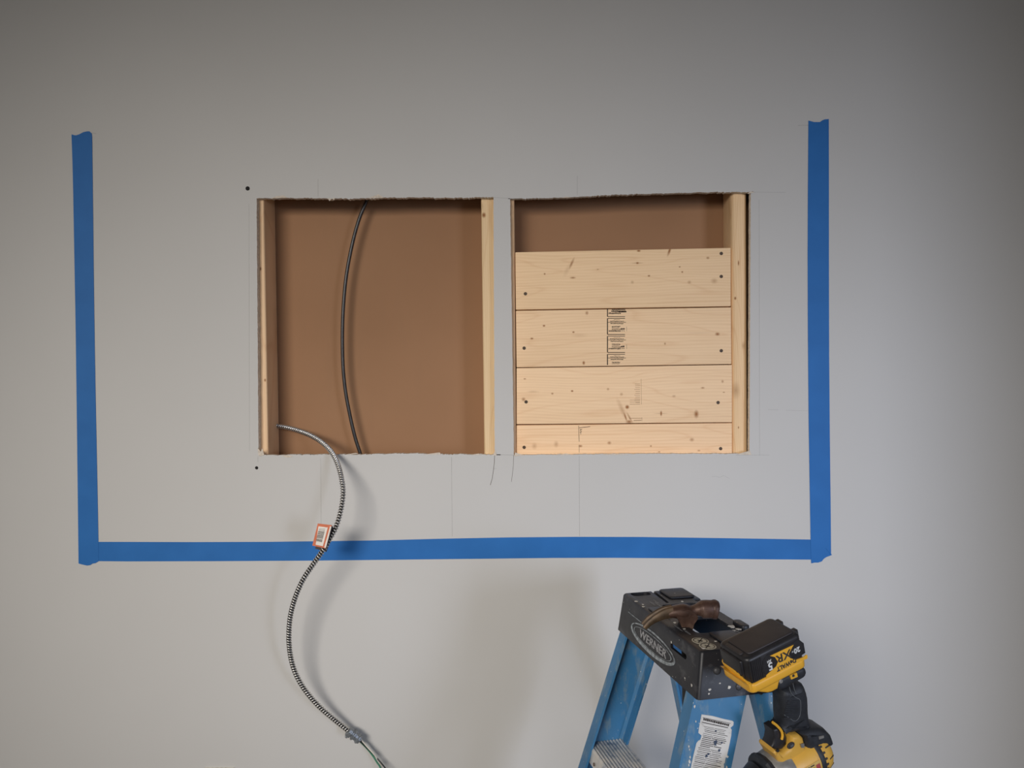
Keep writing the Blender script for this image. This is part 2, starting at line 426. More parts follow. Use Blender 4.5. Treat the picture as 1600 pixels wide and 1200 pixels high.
for (px, py, r) in ((387, 294.5, .0042), (401, 731, .0032)):
    c = at(px, py)
    o = obj('screw_hole', join(lathe([(-.0003, r*1.25), (-.0006, r*1.05), (-.0002, r*.8), (.0, r*.3)], lambda h, a, b: c+V((a, h, b)), 14)), M_DARK, wall)
for (px, py) in ((791, 507), (52, 291), (790, 506)):
    pass

# ------------------------------------------------------------------ studs behind the wallboard
def stud(x_top, x_bot, label, knots, seed, width=.038, right=True, tone=(1, 1, 1), bev=.0045):
    # x at the photo rows 310 and 705 on the framing face, carried on up and down
    a, b = at(x_top, 310, TH), at(x_bot, 705, TH); k = (a.x-b.x)/(a.z-b.z)
    X = lambda z: b.x+k*(z-b.z)
    z0, z1 = .04, ZT-.04; s = -width if right else width
    xs = lambda z: (min(X(z), X(z)+s), max(X(z), X(z)+s))
    (p0, p1), (q0, q1) = xs(z0), xs(z1); y0, y1 = TH+.0005, YB-.0005
    g = bevel(hexa([(p0,y0,z0),(p1,y0,z0),(q1,y0,z1),(q0,y0,z1),(p0,y1,z0),(p1,y1,z0),(q1,y1,z1),(q0,y1,z1)]), bev, 4)
    ctr = V(((p0+p1+q0+q1)/4, y0, 1.6)); zk = []
    for (px, py, ra, rc, st) in knots:
        w = at(px, py, TH); zk.append((w.z-1.6, w.x-ctr.x, ra, rc, st))
    o = obj('wall_stud', g, pine('pine_stud_%d' % seed, 'Z', zk, tone, seed), origin=ctr, smooth=True)
    return tag(o, label, 'stud', 'pine studs framing the openings')
stud(412, 419, 'pine wall stud at the left edge of the left opening', [(407, 420, .006, .003, .9), (414, 594, .005, .003, .9)], 1, tone=(1, .98, .98))
stud(751.5, 756.5, 'pine wall stud down the right side of the left opening, knot near its top', [(756, 336, .008, .006, 1), (754, 322, .012, .002, .3)], 2, right=False, tone=(.88, .90, .85))
stud(803.5, 806.5, 'pine stud behind the narrow wall strip, a sliver beside the boards', [], 3, tone=(.95, .90, .86))
stud(1143, 1145, 'wide rounded pine wall stud at the right end of the boards', [(1154, 411, .008, .002, 1), (1149, 466, .005, .003, 1), (1150, 610, .024, .012, .35), (1154, 668, .004, .002, .9), (1162, 540, .012, .006, .35)], 4, right=False, tone=(.93, .91, .85), bev=.011)
for i, z in enumerate((0, ZT-.038)):
    tag(obj('trim_%d' % (i+1), box((X0, TH+.001, z), (X1, YB-.001, z+.038)), pine('pine_plate_%d' % i, 'X', (), seed=9+i)), kind='structure')

# ------------------------------------------------------------------ four blocking boards
YP = TH+.001
root = empty('wood_blocking', at(975, 555, YP+.019), 'four pale pine boards screwed across the right opening as backing', 'blocking')
rows = [((805, 394), (1142, 387), (806, 484), (1142, 478.5)),
        ((806, 485.5), (1142.5, 480), (807, 574), (1143, 569)),
        ((807, 575), (1144, 570), (807, 663), (1144, 660)),
        ((807, 664.5), (1144, 661), (807, 753), (1144, 750))]
kn = [[(851,428,.003,.003,.8),(893,412,.004,.019,.62,-25),(895,434,.009,.003,.7),(886,422,.007,.020,.16,-25),(998,392,.006,.003,1),(996,411,.018,.0018,.45),(996,411,.005,.003,1),(1046,392,.004,.016,.8,-20),(1106,403,.005,.004,.6),(1014,431,.004,.003,.8),(1077,441,.006,.005,.4),(1116,439,.010,.008,.35),(1062,417,.003,.002,.9),(1066,425,.003,.003,.8),(988,441,.005,.005,.35),(934,421,.004,.0015,.6)],
      [(917,489,.005,.006,.6),(850,509,.004,.003,1),(896,519,.004,.003,.8),(831,529,.005,.003,.9),(1121,522,.007,.005,.8),(1039,537,.003,.004,.6),(912,567,.004,.006,.9),(905,524,.025,.007,.13),(1090,520,.05,.004,.10)],
      [(894,611,.004,.003,1),(863,615,.004,.003,.7),(950,608,.004,.004,.5),(820,592,.004,.002,.8),(971,616,.005,.005,.4),(980,636,.006,.006,1),(972,640,.007,.034,.30,24),(977,651,.0030,.018,.75,20),(984,653,.003,.020,.55,28),(983,659,.010,.006,.7),(1033,646,.003,.008,1),(1033,646,.022,.0015,.35),(1088,647,.007,.012,.8),(1098,606,.006,.003,.6),(1129,596,.004,.005,.5),(1053,619,.006,.004,.35),(833,612,.018,.004,.2),(1131,613,.004,.002,.6),(818,624,.006,.006,.6)],
      [(869,694,.007,.010,.35),(907,697,.006,.004,.7),(952,692,.006,.005,.6),(1017,697,.003,.003,.7),(1081,687,.007,.006,.5),(835,697,.008,.010,.3),(1092,704,.005,.003,.5),(1030,706,.004,.002,.7)]]
labs = ['topmost board, small knots and a slanted brown streak', 'board with a black printed grade stamp', 'board with a dark knot flare at its lower edge', 'lowest board, partly below the opening edge']
screws = [[(1127,396),(1127,432),(821,459)], [(819,544),(1127,548)], [(822,628),(1122,629)], [(819,699),(1126,701)]]
planks = []
for i, (tl, tr, bl, br) in enumerate(rows):
    P = [at(*q, YP) for q in (bl, br, tr, tl)]
    c = sum(P, V())/4; g = hexa([p for p in P]+[p+V((0, .038, 0)) for p in P])
    g = bevel(g, .0018, 2)
    zk = []
    for (px, py, ra, rc, st, *rot) in kn[i]:
        w = at(px, py, YP); zk.append((w.x-c.x, w.z-c.z, ra, rc, st, *rot))
    pk = obj('plank', g, pine('pine_board_%d' % i, 'X', zk, [(1, .99, .96), (1, .99, .98), (1.03, 1.02, 1.02), (1.04, 1.0, .98)][i], 20+i*3, .8), root, c, True)
    tag(pk, labs[i]); planks.append(pk)
    for (px, py) in screws[i]:
        s = at(px, py, YP)
        obj('screw', lathe([(-.0001, .0042), (-.0007, .0040), (-.0006, .0030), (-.0002, .0026), (-.00022, .0006)], lambda h, a, b: s+V((a, h, b)), 14), M_SCREW, pk)
def ink(lines, y=YP, t=.00015):
    out = []
    for (x0, y0, x1, y1, w) in lines:
        a, b = at(x0, y0, y), at(x1, y1, y); d = (b-a).normalized(); n = V((-d.z, 0, d.x))*w/2; h = V((0, -t, 0))
        out.append(hexa([a+n, b+n, b-n, a-n, a+n+h, b+n+h, b-n+h, a-n+h]))
    return join(*out)
# grade stamp: four frames with rows of small print, too fine to read
L = []
fr = [(482.5, 494.8, 0), (497.5, 522.6, 1), (525.2, 550.6, 1), (553.4, 570.3, 2)]
for (y0, y1, k) in fr:
    L.append((949.2, y0, 949.2, y1, .0024))
    if k: L.append((949.5, y0, 976.5, y0, .0015))
    if k < 2: L.append((949.5, y1, 976.5, y1, .0016))
    if k: L.append((950, y0+5.9, 978, y0+5.9, .0011))
    def word(xa, xb, y, w, gap=.55):
        x = xa
        while x < xb:
            d = random.uniform(.9, 2.2); yy = y+random.uniform(-.25, .25)
            L.append((x, yy, min(xb, x+d), yy, w*random.uniform(1.0, 1.4))); x += d+random.uniform(.15, gap)
    if k:
        word(959, 969, y0+2.2, .0006); word(953, 975, y0+4.4, .0013); word(954, 974, y0+8.1, .0017)
        word(956, 969, y0+12.8, .0017); word(956, 968, y0+14.9, .0010)
    if k == 1:
        word(956, 972, y0+17.0, .0015); word(951, 970, y0+19.6, .0024); word(970, 976, y0+16.4, .0030); word(971, 976, y0+19.5, .0012)
        L.append((979, y0+13, 979.2, y0+20, .0006))
    if k == 0:
        word(956, 977, y0+1.4, .0020); word(955, 978, y0+4.0, .0028, .3); word(951, 970, y0+7.0, .0024, .3); word(967, 979, y0+4.5, .0030, .2)
o = obj('grade_stamp', ink(L), M_INKS, planks[1]); tag(o, 'black stamped grade marks, too small to read')
L = [(1001.8, 592, 1002.2, 632, .0007), (983, 653.5, 1003, 653.4, .0010), (1003, 652, 1003, 658, .0008), (990, 657, 1002, 656.6, .0016)]
for k in range(11):
    y = 600+k*2.9; L.append((992+random.uniform(-1, 1), y, 1000, y, .0009))
for k in range(3): L.append((984, 625+k*3.3, 1000, 625+k*3.3, .0008))
o = obj('faded_stamp', ink(L), M_INKF, planks[2]); tag(o, 'faint brown printed marks', kind='stuff')
L = [(904, 665, 905, 690, .0010), (905, 695, 905, 707, .0008), (905, 668.5, 922, 666.6, .0012), (906, 672, 909.5, 671, .0013), (906, 676, 909, 674, .0010), (907, 670, 907.5, 679, .0008)]
o = obj('pencil_line', ink(L[:2]), M_INKS, planks[3]); tag(o, 'dashed dark pencil line')
o = obj('faded_stamp', ink(L[2:]), M_INKS, planks[3]); tag(o, 'small dark stamp marks', kind='stuff')

# ------------------------------------------------------------------ blue tape
def tape(left, right, t, label, seedk, n=60):
    # left / right: lists of photo points down both long edges (matched counts), ragged short ends added by the caller
    A = spline([at(*p) for p in left], 10); B = spline([at(*p) for p in right], 10)
    out = []
    return A, B
def sheet(outline, y0, y1):
    W = [at(*p) for p in outline]; n = len(W)
    vs = [V((p.x, y1, p.z)) for p in W]+[V((p.x, y0, p.z)) for p in W]
    tri = tessellate_polygon([[V((p.x, p.z, 0)) for p in W]])
    return vs, [tuple(t) for t in tri]+[tuple(n+i for i in t) for t in tri]+[(i, (i+1) % n, n+(i+1) % n, n+i) for i in range(n)]
t1 = [(112,210),(116,211.3),(119,211.6),(124,210),(130,206.8),(136,205.3),(140,205.3),(143.5,208.6),(144.2,214),
      (145.6,330),(147.2,470),(149.2,600),(151.6,720),(153.2,800),(154,846),(154.3,877),(149,880),(145,880.5),(141,883),(136,883.6),(129,882),(123,880.4),
      (122.6,846),(121.6,760),(120.4,660),(118.6,520),(116.4,400),(114.6,300),(113.4,250)]
t2 = [(133,847),(154,846.6),(300,847),(420,846.6),(500,845.6),(580,844.5),(700,841.5),(800,839.6),(900,838.8),(1000,839),(1130,840.8),(1265,843),(1285,843),
      (1296,866),(1299,867.5),(1284,873),(1266,874.4),(1180,873.8),(1070,872.4),(960,871.6),(860,871.8),(760,873),(640,874.2),(560,875.2),(480,876),(340,876.8),(200,877.2),(154,876.8),(134,876)]
t3 = [(1263,188.6),(1267,189.6),(1272,190.8),(1281,190.8),(1285,188),(1289,186.6),(1294.8,186.2),
      (1295,300),(1295,420),(1295.4,560),(1296.4,680),(1297.8,800),(1298.4,867),(1292,869.5),(1287,873),(1284,877),(1278,879),(1272,879),(1267.5,880.2),
      (1267,874),(1266.4,843),(1265,760),(1263.4,660),(1262.2,520),(1261.8,400),(1262.2,300)]
def dens(pl):
    out = []
    for a, b in zip(pl, pl[1:]+pl[:1]): out.append(a)
    return out
o = obj('tape_strip', sheet(t2, 0, -.0004), M_TAPE, origin=at(700, 858)); tag(o, 'long horizontal strip of blue painter tape below both openings', 'tape', 'blue tape strips on the wall')
o = obj('tape_strip', sheet(t1, -.0004, -.0009), M_TAPE, origin=at(133, 540)); tag(o, 'vertical strip of blue tape left of the openings', 'tape', 'blue tape strips on the wall')
o = obj('tape_strip', sheet(t3, -.0004, -.0009), M_TAPE, origin=at(1280, 540)); tag(o, 'vertical strip of blue tape right of the openings, above the drill', 'tape', 'blue tape strips on the wall')
obj('tape_crease', stroke([(1291,857),(1299,867)], .0018, -.0016), M_TAPE, o)

# ------------------------------------------------------------------ black cable inside the left bay
pts = [(592,270),(583,290),(572,316),(560,346),(549,388),(540,440),(535.5,500),(535.5,560),(539,605),(546,645),(554.5,682),(564,712),(574,745)]
P = resample(spline([at(x, y, .066) for x, y in pts], 12), .006)
o = obj('black_cable', sweep(P, .0045, 12), M_BLKC, origin=P[len(P)//2], smooth=True)
tag(o, 'thin black cable curving down inside the left opening', 'cable')

# ------------------------------------------------------------------ armored cable
path = [(424,664.5,.094),(434,665.6,.090),(448,668,.080),(465,672.5,.064),(485,680,.040),(503,691,.014),(518,706,-.018),(528,726,-.052),(534,750,-.080),
        (536,772,-.098),(532,800,-.110),(524,826,-.117),(513,846,-.120),(502,864,-.121),(488,884,-.120),(473,907,-.117),(461,935,-.110),(453.5,965,-.100),(451.5,1000,-.090),
        (455.5,1032,-.080),(465,1059,-.070),(481,1084,-.060),(502,1107,-.050),(527,1128,-.040),(547,1144,-.034)]
root = empty('armored_cable', at(448, 668, .082), 'ribbed silver armored cable looping out of the left opening over the tape', 'cable')
P = resample(spline([at(*p) for p in path], 40), .00058)
PITCH = .0064
def arad(i, a):
    ph = (i*.00058/PITCH+a/(2*math.pi)) % 1.0
    if ph < .60: r = .0048+.0017*math.sin(math.pi*ph/.60)**.7
    else: r = .0048-.0016*math.sin(math.pi*(ph-.60)/.40)
    return r
ga = sweep(P, arad, 16); na = (len(P)-1)*16
mi = [1 if .60 < (((f//16)*.00058/PITCH+(f % 16)/16) % 1.0) < .99 and f < na else 0 for f in range(len(ga[1]))]  # groove faces get the painted shade, ribs the bare steel
obj('armor', ga, [M_STEEL, M_GROOVE_SHADE], root, smooth=True, mi=mi)
E = P[-1]; D = (P[-1]-P[-40]).normalized()
cx = D.cross(V((0, 1, 0))).normalized(); cy = cx.cross(D)
cn = lambda h, a, b: E+D*h+cx*a+cy*b
con = obj('connector', lathe([(-.006,.0085),(-.004,.0105),(.004,.0108),(.006,.0092),(.009,.0092),(.010,.0128),(.013,.0128),(.0145,.0098),(.022,.0096),(.024,.0125),(.027,.0125),(.028,.0105),(.031,.0102)], cn, 10), M_ZINC, root, smooth=False)
obj('clamp_screw', join(lathe([(.009,.0035),(.0155,.0035),(.0165,.003)], lambda h, a, b: cn(.001+a, -h, b), 10), bevel(hexa([cn(-.006,-.006,-.006), cn(.006,-.006,-.006), cn(.006,-.0115,-.006), cn(-.006,-.0115,-.006), cn(-.006,-.006,.006), cn(.006,-.006,.006), cn(.006,-.0115,.006), cn(-.006,-.0115,.006)]), .001, 1)), M_ZINC, con)
W0 = E+D*.029
def wire(px, m, r=.0016, off=(0, 0)):
    pts = [W0+cx*off[0]+cy*off[1]]+[at(*p) for p in px]
    Q = resample(spline(pts, 14), .003); obj('wire', sweep(Q, r, 8), m, root, smooth=True)
wire([(575,1170,-.025),(584,1179,-.026),(592,1188,-.030),(601,1199,-.034),(615,1219,-.040)], M_WBLK, .0019, (0, -.002))
wire([(573,1166,-.029),(583,1177,-.032),(592,1189,-.027),(597,1199,-.025),(606,1221,-.030)], M_WWHT, .0016, (.003, .001))
wire([(573,1169,-.022),(582,1180,-.023),(589,1191,-.027),(594.5,1200,-.030),(600,1222,-.03)], M_WGRN, .0021, (-.003, .002))
# folded paper tag wrapped round the armor
def tg(px, py, y): return at(px, py, y)
yf, yb = -.137, -.103
tagp = [(496.5,818),(518.5,820.5),(508.8,857),(488,852.5)]
tb = [(505,829),(523.5,829),(510,862.5),(492,857)]
def plate(q, y, t=.0006, shift=(0, 0)):
    W = [at(p[0]+shift[0], p[1]+shift[1], y) for p in q]
    return hexa(W+[w+V((0, t, 0)) for w in W])
tf = obj('paper_tag', plate(tagp, yf), M_TAGO, root); tag(tf, 'orange and white paper tag with a barcode')
A, B = [at(*p, yf+.0006) for p in tagp], [at(*p, yb) for p in tb]
obj('tag_fold', join(hexa([B[0], B[1], B[2], B[3]]+[w+V((0, .0006, 0)) for w in B]),
    hexa([A[1], A[2], A[2]+V((-.0006, 0, 0)), A[1]+V((-.0006, 0, 0)), B[1], B[2], B[2]+V((-.0006, 0, 0)), B[1]+V((-.0006, 0, 0))])), M_TAGK, tf)
def tq(u, v):   # 0..1 across, 0..1 down on the tag front
    p = [V((*q, 0)) for q in tagp]; a = p[0].lerp(p[1], u); b = p[3].lerp(p[2], u); r = a.lerp(b, v); return (r.x, r.y)
obj('tag_label', plate([tq(.10, .12), tq(.76, .12), tq(.76, .93), tq(.22, .93)], yf-.0002, .0002), M_TAGW, tf)
obj('tag_stripe', plate([tq(.90, .06), tq(1.0, .06), tq(1.0, .97), tq(.88, .97)], yf-.0002, .0002), M_TAGW, tf)
bars = []
v = .20
for k, w in enumerate((.012,.0,.010,.012,.0,.030,.022,.028,.020,.034,.030,.03,.0,.03,.035,.014)):
    if w: bars.append(plate([tq(.17, v), tq(.62, v), tq(.62, v+w), tq(.17, v+w)], yf-.0004, .0002))
    v += w+.018
obj('barcode', join(*bars), M_INK, tf)

# ------------------------------------------------------------------ outlet box low on the wall, only its top edge in view
c = at(344, 1199)
root = empty('outlet_box', (c.x, .0, c.z-.09), 'dark electrical outlet box at the bottom edge, left of the hanging cable', 'outlet box')
obj('box_shell', join(box((c.x-.036, -.004, c.z-.115), (c.x+.036, -.0002, c.z-.108)), box((c.x-.036, -.004, c.z-.007), (c.x+.036, -.0002, c.z)),
    box((c.x-.036, -.004, c.z-.108), (c.x-.031, -.0002, c.z-.007)), box((c.x+.031, -.004, c.z-.108), (c.x+.036, -.0002, c.z-.007))), M_GYP, root)
obj('receptacle', box((c.x-.031, -.0022, c.z-.108), (c.x+.031, -.0002, c.z-.007)), M_DARK, root)

# ------------------------------------------------------------------ step ladder
LA = V((.198, -.3061, 1.1542)); AL = 1.3269
LU = V((math.cos(AL), -math.sin(AL), 0)); LV = V((math.sin(AL), math.cos(AL), 0)); LZ = V((0, 0, 1))
def lw(u, v, z): return LA+LU*u+LV*v+LZ*z
LL, LW, LH = .3415, .1354, .075
lad = empty('step_ladder', (lw(.17, .07, 0).x, lw(.17, .07, 0).y, 0), 'scuffed blue fiberglass step ladder with a black top cap, lower right', 'ladder')
def capsolid(ins, ztop, zbot):
    top = rrect(ins, ins, LL-ins, LW-ins, .006, 4); n = len(top)
    fl = lambda x, y: (x+(-.007 if x < LL/2 else .007)*1.0, y+(-.0102 if y < LW/2 else .0102))
    lay = []
    e = .004 if ins == 0 else 0
    def sc(z):     # flare grows downward
        k = -z/LH; return [(x+(-.007 if x < LL/2 else .007)*k, y+(-.0102 if y < LW/2 else .0102)*k) for x, y in top]
    L_ = []
    if e:
        for t in (0, 30, 60, 90):
            a = math.radians(t); i = e*(1-math.sin(a)); z = ztop-e*(1-math.cos(a))
            cxx, cyy = LL/2, LW/2
            L_.append(([(x+(i if x < cxx else -i), y+(i if y < cyy else -i)) for x, y in sc(z)], z))
    else: L_.append((sc(ztop), ztop))
    L_.append((sc(zbot), zbot))
    vs, fs = [], []
    for pl_, z in L_:
        for x, y in pl_: vs.append(V((x, y, z)))
    for l in range(len(L_)-1):
        for i in range(n):
            j = (i+1) % n; fs.append((l*n+i, l*n+j, (l+1)*n+j, (l+1)*n+i))
    fs.append(tuple(range(n))); fs.append(tuple(range((len(L_)-1)*n, len(L_)*n)))
    return vs, fs
idt = lambda x, y, h: V((x, y, h))
cut = [capsolid(.005, -.006, -.09),
       prism(rrect(.003, .012, .028, .052, .010), .02, -.02, idt),                         # oblong slot, far end
       prism([(-.05,.0615),(.085,.0565),(.085,.0625),(-.05,.0705)], .01, -.0045, idt),       # groove
       prism(rrect(.095, .040, .172, .112, .010), .02, -.0045, idt),
       prism(rrect(.178, .034, .262, .108, .012), .02, -.05, idt),                          # tool opening
       prism(ngon(.018, .112, .009, .009, 14), .02, -.0035, idt), prism(ngon(.050, .108, .005, .005, 10), .02, -.02, idt),
       prism(ngon(.290, .112, .006, .012, 12), .02, -.02, idt),
       prism([(.070, .118), (.300, .112), (.300, .20), (.075, .20)], .02, -.0035, idt),
       # slot through the front skirt
       prism(rrect(.234, -.0300, .296, -.0215, .004), .006, -.03, lambda x, y, h: V((x, -h, y)))]
g = boolean(capsolid(0, 0, -LH), cut)
cap = obj('top_cap', ([lw(*p) for p in g[0]], g[1]), M_CAP, lad, smooth=True); tag(cap, 'black moulded plastic cap with tool openings')
# raised rim pads on the cap top
pads = [prism(rrect(.006, .074, .066, .128, .008), .0, .0045, lambda x, y, h: lw(x, y, h), .003),
        prism(rrect(.112, .006, .170, .030, .004), .0, .003, lambda x, y, h: lw(x, y, h), .0012),
        prism(rrect(.268, .050, .322, .096, .006), .0, .004, lambda x, y, h: lw(x, y, h), .002),
        prism(rrect(.225, .118, .262, .134, .006), -.004, .006, lambda x, y, h: lw(x, y, h), .002)]
for p_ in pads: obj('raised_pad', p_, M_CAP, cap, smooth=True)
def ff(x, z, h=0):     # on the sloping front skirt: x along, z height, h outward
    n = -(LV*.075+LZ*(-.0102)*-1).normalized()
    nn = (-LV*.075+LZ*.0102).normalized(); k = -z/LH
    return lw(x, -.0102*k, z)+nn*h
# oval emblem and its lettering
oc, oz = .160, -.0475
def ering(rx, rz, rx2, rz2, dx, dz, h, tilt=0, n=48):
    vs, fs = [], []
    for k in range(n):
        a = 2*math.pi*k/n
        for (X, Z) in ((oc+rx*math.cos(a), oz+rz*math.sin(a)), (oc+dx+rx2*math.cos(a), oz+dz+rz2*math.sin(a))):
            vs.append(ff(X, Z, 0.0)); vs.append(ff(X, Z, h))
    for k in range(n):
        a, b = 4*k, 4*((k+1) % n)
        fs += [(a+1, b+1, b+3, a+3), (a, b, b+1, a+1), (a+3, b+3, b+2, a+2)]
    return vs, fs
obj('oval_ring', join(ering(.099, .0205, .094, .0160, 0, .0016, .0009), ering(.084, .0135, .0825, .0127, 0, 0, .0007)), M_RING, cap)
obj('lettering', text('WERNER', .0205, lambda x, y, h: ff(oc+.004+x, oz+y, .0003+h), .0005, .0001, 1.45), M_CAPLIT, cap)
obj('skirt_rib', join(*[hexa([ff(a, z, 0), ff(b, z, 0), ff(b, z-.0012, 0), ff(a, z-.0012, 0), ff(a, z, .0012), ff(b, z, .0012), ff(b, z-.0012, .0012), ff(a, z-.0012, .0012)]) for a, b, z in ((.040, .105, -.026),)]), M_RING, cap)
nE = (LU*.075+LZ*.007).normalized()
def fe(v, z, h=0): return lw(LL+.007*(-z/LH), v, z)+nE*h
def rivet(P, n, r, m=M_RIV, parent=None, name='rivet'):
    a = n.orthogonal().normalized(); b = n.cross(a)
    return obj(name, lathe([(0, r), (r*.25, r*.95), (r*.5, r*.7), (r*.62, r*.3)], lambda h, x, y: P+n*h+a*x+b*y, 16), m, parent, smooth=True)
rivet(fe(.026, -.032), nE, .0065, parent=cap); rivet(fe(.063, -.0605), nE, .0058, parent=cap)
# round instruction sticker on the cap top
st = obj('round_sticker', join(prism(ngon(.296, .0215, .0155, .0135, 20), .0, .0004, lambda x, y, h: lw(x, y, h)), prism(ngon(.322, .0215, .0155, .0135, 20), .0001, .0005, lambda x, y, h: lw(x, y, h))), M_STK, cap)
tag(st, 'worn beige sticker with two round pictograms')
def ring2(cx_, cy_, r0, r1, h, n=24):
    vs, fs = [], []
    for k in range(n):
        a = 2*math.pi*k/n
        for r in (r0, r1): vs += [lw(cx_+r*1.1*math.cos(a), cy_+r*math.sin(a), h), lw(cx_+r*1.1*math.cos(a), cy_+r*math.sin(a), h-.0002)]
    for k in range(n):
        a, b = 4*k, 4*((k+1) % n); fs += [(a, b, b+2, a+2), (a, b, b+1, a+1)]
    return vs, fs
def bar(p, q, w, h):
    p, q = V(p), V(q); d = (q-p).normalized(); n = V((-d.y, d.x))*w/2
    return prism([p+n, q+n, q-n, p-n], h-.0002, h, lambda x, y, k: lw(x, y, k))
L = []
for cx_ in (.296, .322):
    L += [ring2(cx_, .0215, .0102, .0116, .0008), bar((cx_-.008, .0285), (cx_+.008, .0145), .0018, .0008), bar((cx_-.004, .0185), (cx_+.003, .0235), .0028, .0008), bar((cx_+.0015, .016), (cx_+.0045, .024), .0018, .0008)]
obj('pictogram', join(*L), M_INK, st)
# paint splats
def splat(P, a, b, n, r, k):
    pts = [((.5+.5*random.random())*r*math.cos(2*math.pi*i/k), (.4+.6*random.random())*r*math.sin(2*math.pi*i/k)) for i in range(k)]
    return prism(pts, 0, .0006, lambda x, y, h: P+a*x+b*y+n*h)
sp = []
for (u, v, r) in ((.062,.004,.0045),(.085,.008,.003),(.098,.003,.004),(.330,.010,.004),(.246,.1065,.010),(.262,.112,.006),(.265,.10,.004),(.270,.060,.006),(.280,.070,.004),(.305,.045,.003),(.172,.012,.004),(.200,.020,.004),(.235,.022,.003),(.120,.034,.005),(.140,.036,.004),(.215,.028,.003),(.085,.090,.004)):
    sp.append(splat(lw(u, v, .0002 if r < .0059 else .001), LU, LV, LZ, r, 9))
for (v, z, r) in ((.012,-.060,.003),(.010,-.066,.002),(.030,-.052,.002),(.050,-.022,.003),(.058,-.028,.003),(.046,-.060,.004),(.040,-.018,.003),(.066,-.035,.002)):
    sp.append(splat(fe(v, z, .0002), LV, LZ, nE, r, 8))
for (u, z, r) in ((.30,-.058,.002),(.325,-.060,.003),(.237,-.0205,.003)): sp.append(splat(ff(u, z, .0002), LU, LZ, (-LV*.075+LZ*.0102).normalized(), r, 8))
sm = []
for (u, v, lu, lv, h) in ((.085,.028,.020,.004,0),(.098,.036,.026,.003,0),(.075,.040,.016,.003,0),(.225,.014,.024,.0022,0),(.250,.020,.018,.003,0),(.180,.020,.015,.002,0),(.268,.104,.012,.004,0),(.29,.10,.010,.003,0),(.16,.120,.02,.002,0)):
    pts = [((.6+.4*random.random())*lu*math.cos(2*math.pi*i/14), (.3+.7*random.random())*lv*math.sin(2*math.pi*i/14)) for i in range(14)]
    sm.append(prism(pts, .0001, .0005, lambda x, y, h_: lw(u+x, v+y, h+h_)))
tag(obj('paint_smears', join(*sm), plain('grey_paint_smear', lin(.13, .135, .145), .6, 0, .6, 300), cap), 'smeared grey paint', kind='stuff')
o = obj('paint_splats', join(*sp), M_SPLAT, cap); tag(o, 'dried white paint specks', kind='stuff')

# rails: C channels running from inside the cap to the floor
ZF = -LA.z
KS = .085
def rail(uw, side, v0, v1, slope, z0, label, flange=.030, t=.004, wid_bot=None):
    # side: +1 flanges point to +u ; web at u = uw at z0 ; splay away from the middle
    sp = -KS if side > 0 else KS
    prof = [(0, 0), (0, 1), (flange*side, 1), (flange*side, 2), (t*side, 2), (t*side, 3), (flange*side, 3), (flange*side, 4), (0, 4)]
    def sec(z):
        d = z0-z; a = v0+slope*d; b = v1+slope*d; u = uw+sp*d
        lip = .0045
        q = [(0, a), (flange, a), (flange+.001, a+lip), (flange-.004, a+lip+.0005), (t+.004, a+t), (t, a+t+.006), (t, b-t-.006), (t+.004, b-t), (flange-.004, b-lip-.0005), (flange+.001, b-lip), (flange, b), (0, b)]
        return [lw(u+s*side, v, z) for s, v in q]
    n = 12; zs = [z0+(ZF+.012-z0)*k/10 for k in range(11)]; vs = []; fs = []
    for z in zs: vs += sec(z)
    for l in range(10):
        for i in range(n):
            j = (i+1) % n; fs.append((l*n+i, l*n+j, (l+1)*n+j, (l+1)*n+i))
    for L0 in (0, 10*n): fs += [(L0, L0+1, L0+2, L0+3, L0+4), (L0, L0+4, L0+5), (L0, L0+5, L0+6, L0+11), (L0+11, L0+6, L0+7), (L0+7, L0+8, L0+9, L0+10, L0+11)]
    o = obj('rail', (vs, fs), M_FIB, lad); tag(o, label)
    zf = ZF; d = z0-zf; a = v0+slope*d; b = v1+slope*d; u = uw+sp*d
    g = hexa([lw(u-.006*side, a-.006, zf), lw(u+(flange+.006)*side, a-.006, zf), lw(u+(flange+.006)*side, b+.006, zf), lw(u-.006*side, b+.006, zf),
              lw(u-.004*side, a-.004, zf+.05), lw(u+(flange+.004)*side, a-.004, zf+.05), lw(u+(flange+.004)*side, b+.004, zf+.05), lw(u-.004*side, b+.004, zf+.05)])
    obj('foot', bevel(g, .003, 2), M_RUB, o)
    return o
z0 = -.030
sF, sR = .298, .24
far = rail(.012, +1, .004, .084, -sF, z0, None)
near = rail(.331, -1, .005, .099, -sF, z0, None)
rfar = rail(.014, +1, .066, .124, sR, z0, None, .024)
rnear = rail(.317, -1, .0925, .134, sR, z0, None, .024)
rivet(lw(.3215, .118, -.085), LU, .0045, parent=rnear)
for zz in (-.045,): rivet(lw(.02, .03, zz), LU, .004, parent=far)
# warning label on the near front rail, ragged left edge, rows of unreadable print
nw = V((LU.x, LU.y, KS)).normalized()
def rw(px, py, h=.0008):     # photo pixel on the outer web of the near rail
    return on(px, py, lw(.331, 0, z0), nw)+nw*h
outl = [(1096,1116),(1113,1118.5),(1130,1123),(1144,1126),(1146,1128),(1145.5,1133),(1141,1137),(1143,1140),(1142,1150),(1140,1160),(1137.5,1172),(1135.5,1181),(1138.5,1181.5),(1137,1184),(1133.5,1183),(1132,1192),(1130.5,1193),(1131,1198),(1128,1215),(1120,1245),(1070,1235),(1072,1222),(1078,1206),(1081,1190),(1084,1177),(1088,1161),(1091,1157),(1094,1156),(1096,1149),(1091,1145),(1092,1137)]
n = len(outl); W = [rw(*p) for p in outl]; W2 = [w-nw*.0006 for w in W]
tri = tessellate_polygon([[V((p[0], p[1], 0)) for p in outl]])
